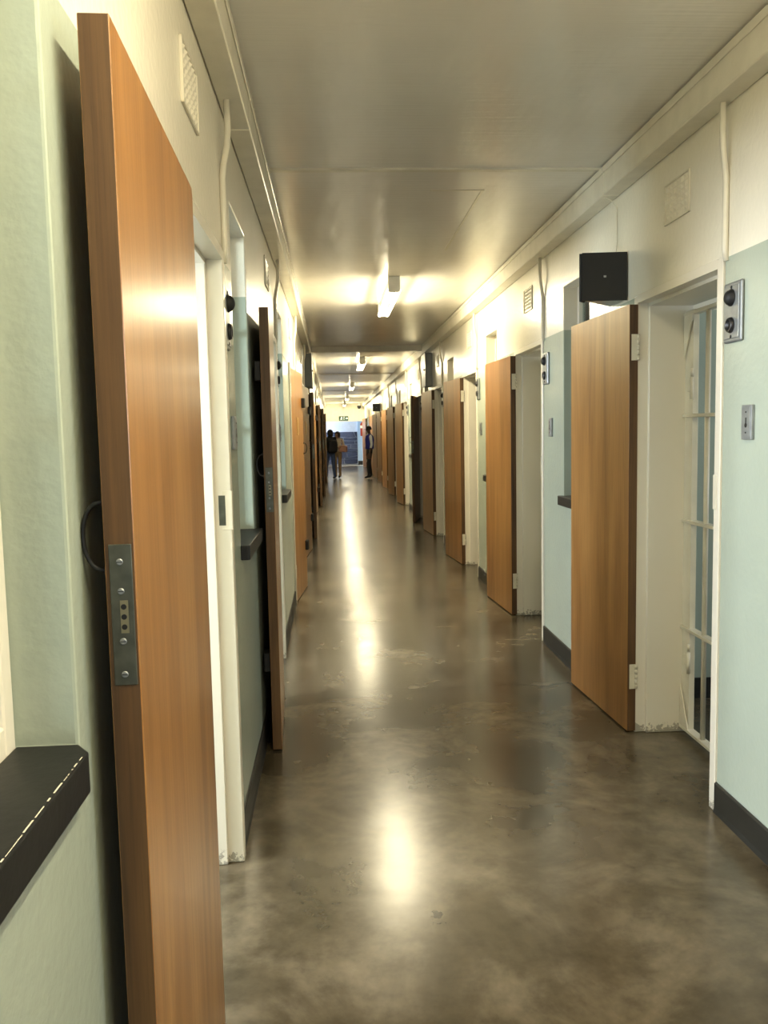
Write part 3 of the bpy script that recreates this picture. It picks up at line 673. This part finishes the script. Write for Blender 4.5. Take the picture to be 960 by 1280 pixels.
def skin_body(J, E, Rr, root_key):
    me = bpy.data.meshes.new('tmp'); keys = list(J); idx = {k: i for i, k in enumerate(keys)}
    me.from_pydata([J[k] for k in keys], [(idx[a], idx[b]) for a, b in E], []); me.update()
    o = bpy.data.objects.new('tmp', me); C.objects.link(o)
    o.modifiers.new('skin', 'SKIN'); sub = o.modifiers.new('sub', 'SUBSURF'); sub.levels = 2; sub.render_levels = 2
    sv = me.skin_vertices[0].data
    for k in keys:
        r = Rr[k]; sv[idx[k]].radius = r if isinstance(r, tuple) else (r, r); sv[idx[k]].use_root = (k == root_key)
    dg = bpy.context.evaluated_depsgraph_get(); dg.update()
    out = bpy.data.meshes.new_from_object(o.evaluated_get(dg)); bpy.data.objects.remove(o)
    for p in out.polygons: p.use_smooth = True
    return out
def person(label, loc, rz, H, mats, hair, stance, extra=None):
    """facing +X locally; mats: skin, top, sleeve, trousers, shoes"""
    s = H/1.72; sp, arm_l, arm_r = stance
    J = {'pel': (0, 0, .95), 'waist': (0, 0, 1.08), 'chest': (.01, 0, 1.28), 'neckb': (0, 0, 1.43), 'neck': (.01, 0, 1.49), 'head': (.025, 0, 1.59), 'crown': (.015, 0, 1.67), 'nose': (.075, 0, 1.575)}
    R_ = {'pel': (.115, .15), 'waist': (.10, .135), 'chest': (.115, .165), 'neckb': (.06, .085), 'neck': .048, 'head': (.082, .072), 'crown': (.06, .055), 'nose': .025}
    E = [('pel', 'waist'), ('waist', 'chest'), ('chest', 'neckb'), ('neckb', 'neck'), ('neck', 'head'), ('head', 'crown'), ('head', 'nose')]
    for sd, q in ((1, 'l'), (-1, 'r')):
        d = sp*sd
        J.update({q+'hip': (0, .095*sd, .90), q+'knee': (.03+d*.5, .105*sd, .50), q+'ank': (d, .11*sd, .09), q+'toe': (d+.15, .12*sd, .045)})
        R_.update({q+'hip': .095, q+'knee': .062, q+'ank': .045, q+'toe': (.032, .045)})
        el, wr, hd = (arm_l if sd > 0 else arm_r)
        J.update({q+'sh': (0, .19*sd, 1.40), q+'elb': el, q+'wri': wr, q+'hand': hd})
        R_.update({q+'sh': .062, q+'elb': .045, q+'wri': .032, q+'hand': (.036, .022)})
        E += [('pel', q+'hip'), (q+'hip', q+'knee'), (q+'knee', q+'ank'), (q+'ank', q+'toe'), ('neckb', q+'sh'), (q+'sh', q+'elb'), (q+'elb', q+'wri'), (q+'wri', q+'hand')]
        h = Vector(hd); w_ = Vector(wr); dr = (h-w_).normalized(); side = Vector((0, 1, 0)) if abs(dr.y) < .8 else Vector((1, 0, 0)); side = (side-dr*side.dot(dr)).normalized()
        for f, off, ln in (('f1', .024, .075), ('f2', .008, .085), ('f3', -.008, .08), ('f4', -.024, .062)):
            J[q+f] = tuple(h+side*off+dr*ln*.5); J[q+f+'t'] = tuple(h+side*off*1.1+dr*ln+Vector((.012, 0, -.004))); R_[q+f] = .009; R_[q+f+'t'] = .008
            E += [(q+'hand', q+f), (q+f, q+f+'t')]
        J[q+'th'] = tuple(w_+(h-w_)*.5+side*.045+Vector((.02, 0, 0))); R_[q+'th'] = .010; E += [(q+'wri', q+'th')]
    J = {k: tuple(c*s for c in v) for k, v in J.items()}; R_ = {k: (tuple(c*s for c in v) if isinstance(v, tuple) else v*s) for k, v in R_.items()}
    me = skin_body(J, E, R_, 'pel')
    for m in mats: me.materials.append(m)
    keys = list(J)
    def region(c):
        best = min(keys, key=lambda k: (Vector(J[k])-c).length)
        z = c.z/s
        if best[1:] in ('hand', 'wri', 'th') or best[1:2] == 'f' or best in ('neck', 'head', 'crown', 'nose'): return 0
        if best[1:] in ('elb',): return 2
        if best[1:] == 'sh' and abs(c.y) > .2*s: return 2
        if best[1:] in ('toe',) or z < .085: return 4
        if z < .98: return 3
        return 1
    for p in me.polygons: p.material_index = region(p.center)
    o = link('person', me, None, loc, rz); tag(o, label, 'person')
    q = MB(); hc = Vector(J['head'])
    if hair == 'cap':
        q.lathe([(.098*s, -.02*s), (.10*s, .02*s), (.085*s, .07*s), (.04*s, .10*s), (.0, .105*s)], hc+Vector((-.008, 0, .035*s)), (0, 0, 1), 16)
        q.box(hc.x+.05*s, hc.x+.15*s, -.06*s, .06*s, hc.z+.022*s, hc.z+.034*s, .005); q.build('cap', HAIR, o)
    else:
        q.lathe([(.07*s, -.14*s), (.098*s, -.08*s), (.102*s, 0), (.09*s, .06*s), (.05*s, .095*s), (0, .105*s)], hc+Vector((-.055*s, 0, .03*s)), (0.25, 0, 1), 16); q.build('hair', HAIR, o)
    q = MB()
    for sd in (-1, 1): q.lathe([(.012*s, 0), (.010*s, .006*s), (0, .009*s)], hc+Vector((.072*s, .030*s*sd, .012*s)), (1, .25*sd, 0), 8)
    q.build('eyes', BLACKC, o)
    q = MB(); q.box(hc.x+.070*s, hc.x+.084*s, -.024*s, .024*s, hc.z-.052*s, hc.z-.042*s, .003); q.build('mouth', PINK, o)
    if extra: extra(o, s)
    return o
hang = ((-.02, .25, 1.13), (.04, .26, .90), (.05, .26, .84)), ((-.02, -.25, 1.13), (.04, -.26, .90), (.05, -.26, .84))
fold = ((.02, .26, 1.13), (.22, .14, 1.14), (.27, .08, 1.15)), ((.02, -.26, 1.13), (.22, -.14, 1.10), (.27, -.08, 1.11))
def backpack(o, s):
    q = MB(); q.box(-.30*s, -.07*s, -.17*s, .17*s, .92*s, 1.36*s, .09*s, 4); q.build('backpack', JACKET, o)
def shoulder_bag(o, s):
    q = MB(); q.box(-.02*s, .18*s, .10*s, .40*s, .96*s, 1.20*s, .05*s, 3); q.build('handbag', PINK, o)
    q = MB(); q.tube([(.08*s, .24*s, 1.20*s), (.06*s, .19*s, 1.38*s), (.0*s, .12*s, 1.47*s)], .012*s, 6); q.build('bag_strap', PINK, o)
def vest(o, s):
    q = MB(); q.lathe([(.155*s, 0.0), (.150*s, .12*s), (.165*s, .30*s), (.14*s, .42*s), (.08*s, .47*s)], (0, 0, .98*s), (0, 0, 1), 18)
    for v in q.bm.verts: v.co.y *= 1.15; v.co.x *= .90
    q.build('vest', BLUEV, o)
person('person in black jacket and jeans carrying a bulky backpack', (-0.085, 27.1, 0), PI*0.64, 1.58, [HAIR, JACKET, JACKET, JEANS, BLACKC], 'hair', (.10, *fold), backpack)
person('person in cream top and tan trousers holding a pinkish bag', (0.15, 27.75, 0), -PI*0.62, 1.52, [SKIN_L, CREAMC, CREAMC, TAN, BLACKC], 'hair', (.08, *fold), shoulder_bag)
person('person in blue vest, white shirt and dark cap leaning by the doors', (1.16, 27.0, 0), PI*1.05, 1.66, [SKIN_D, BLUEV, WHITEC, BLACKC, BLACKC], 'cap', (.07, *hang), vest)
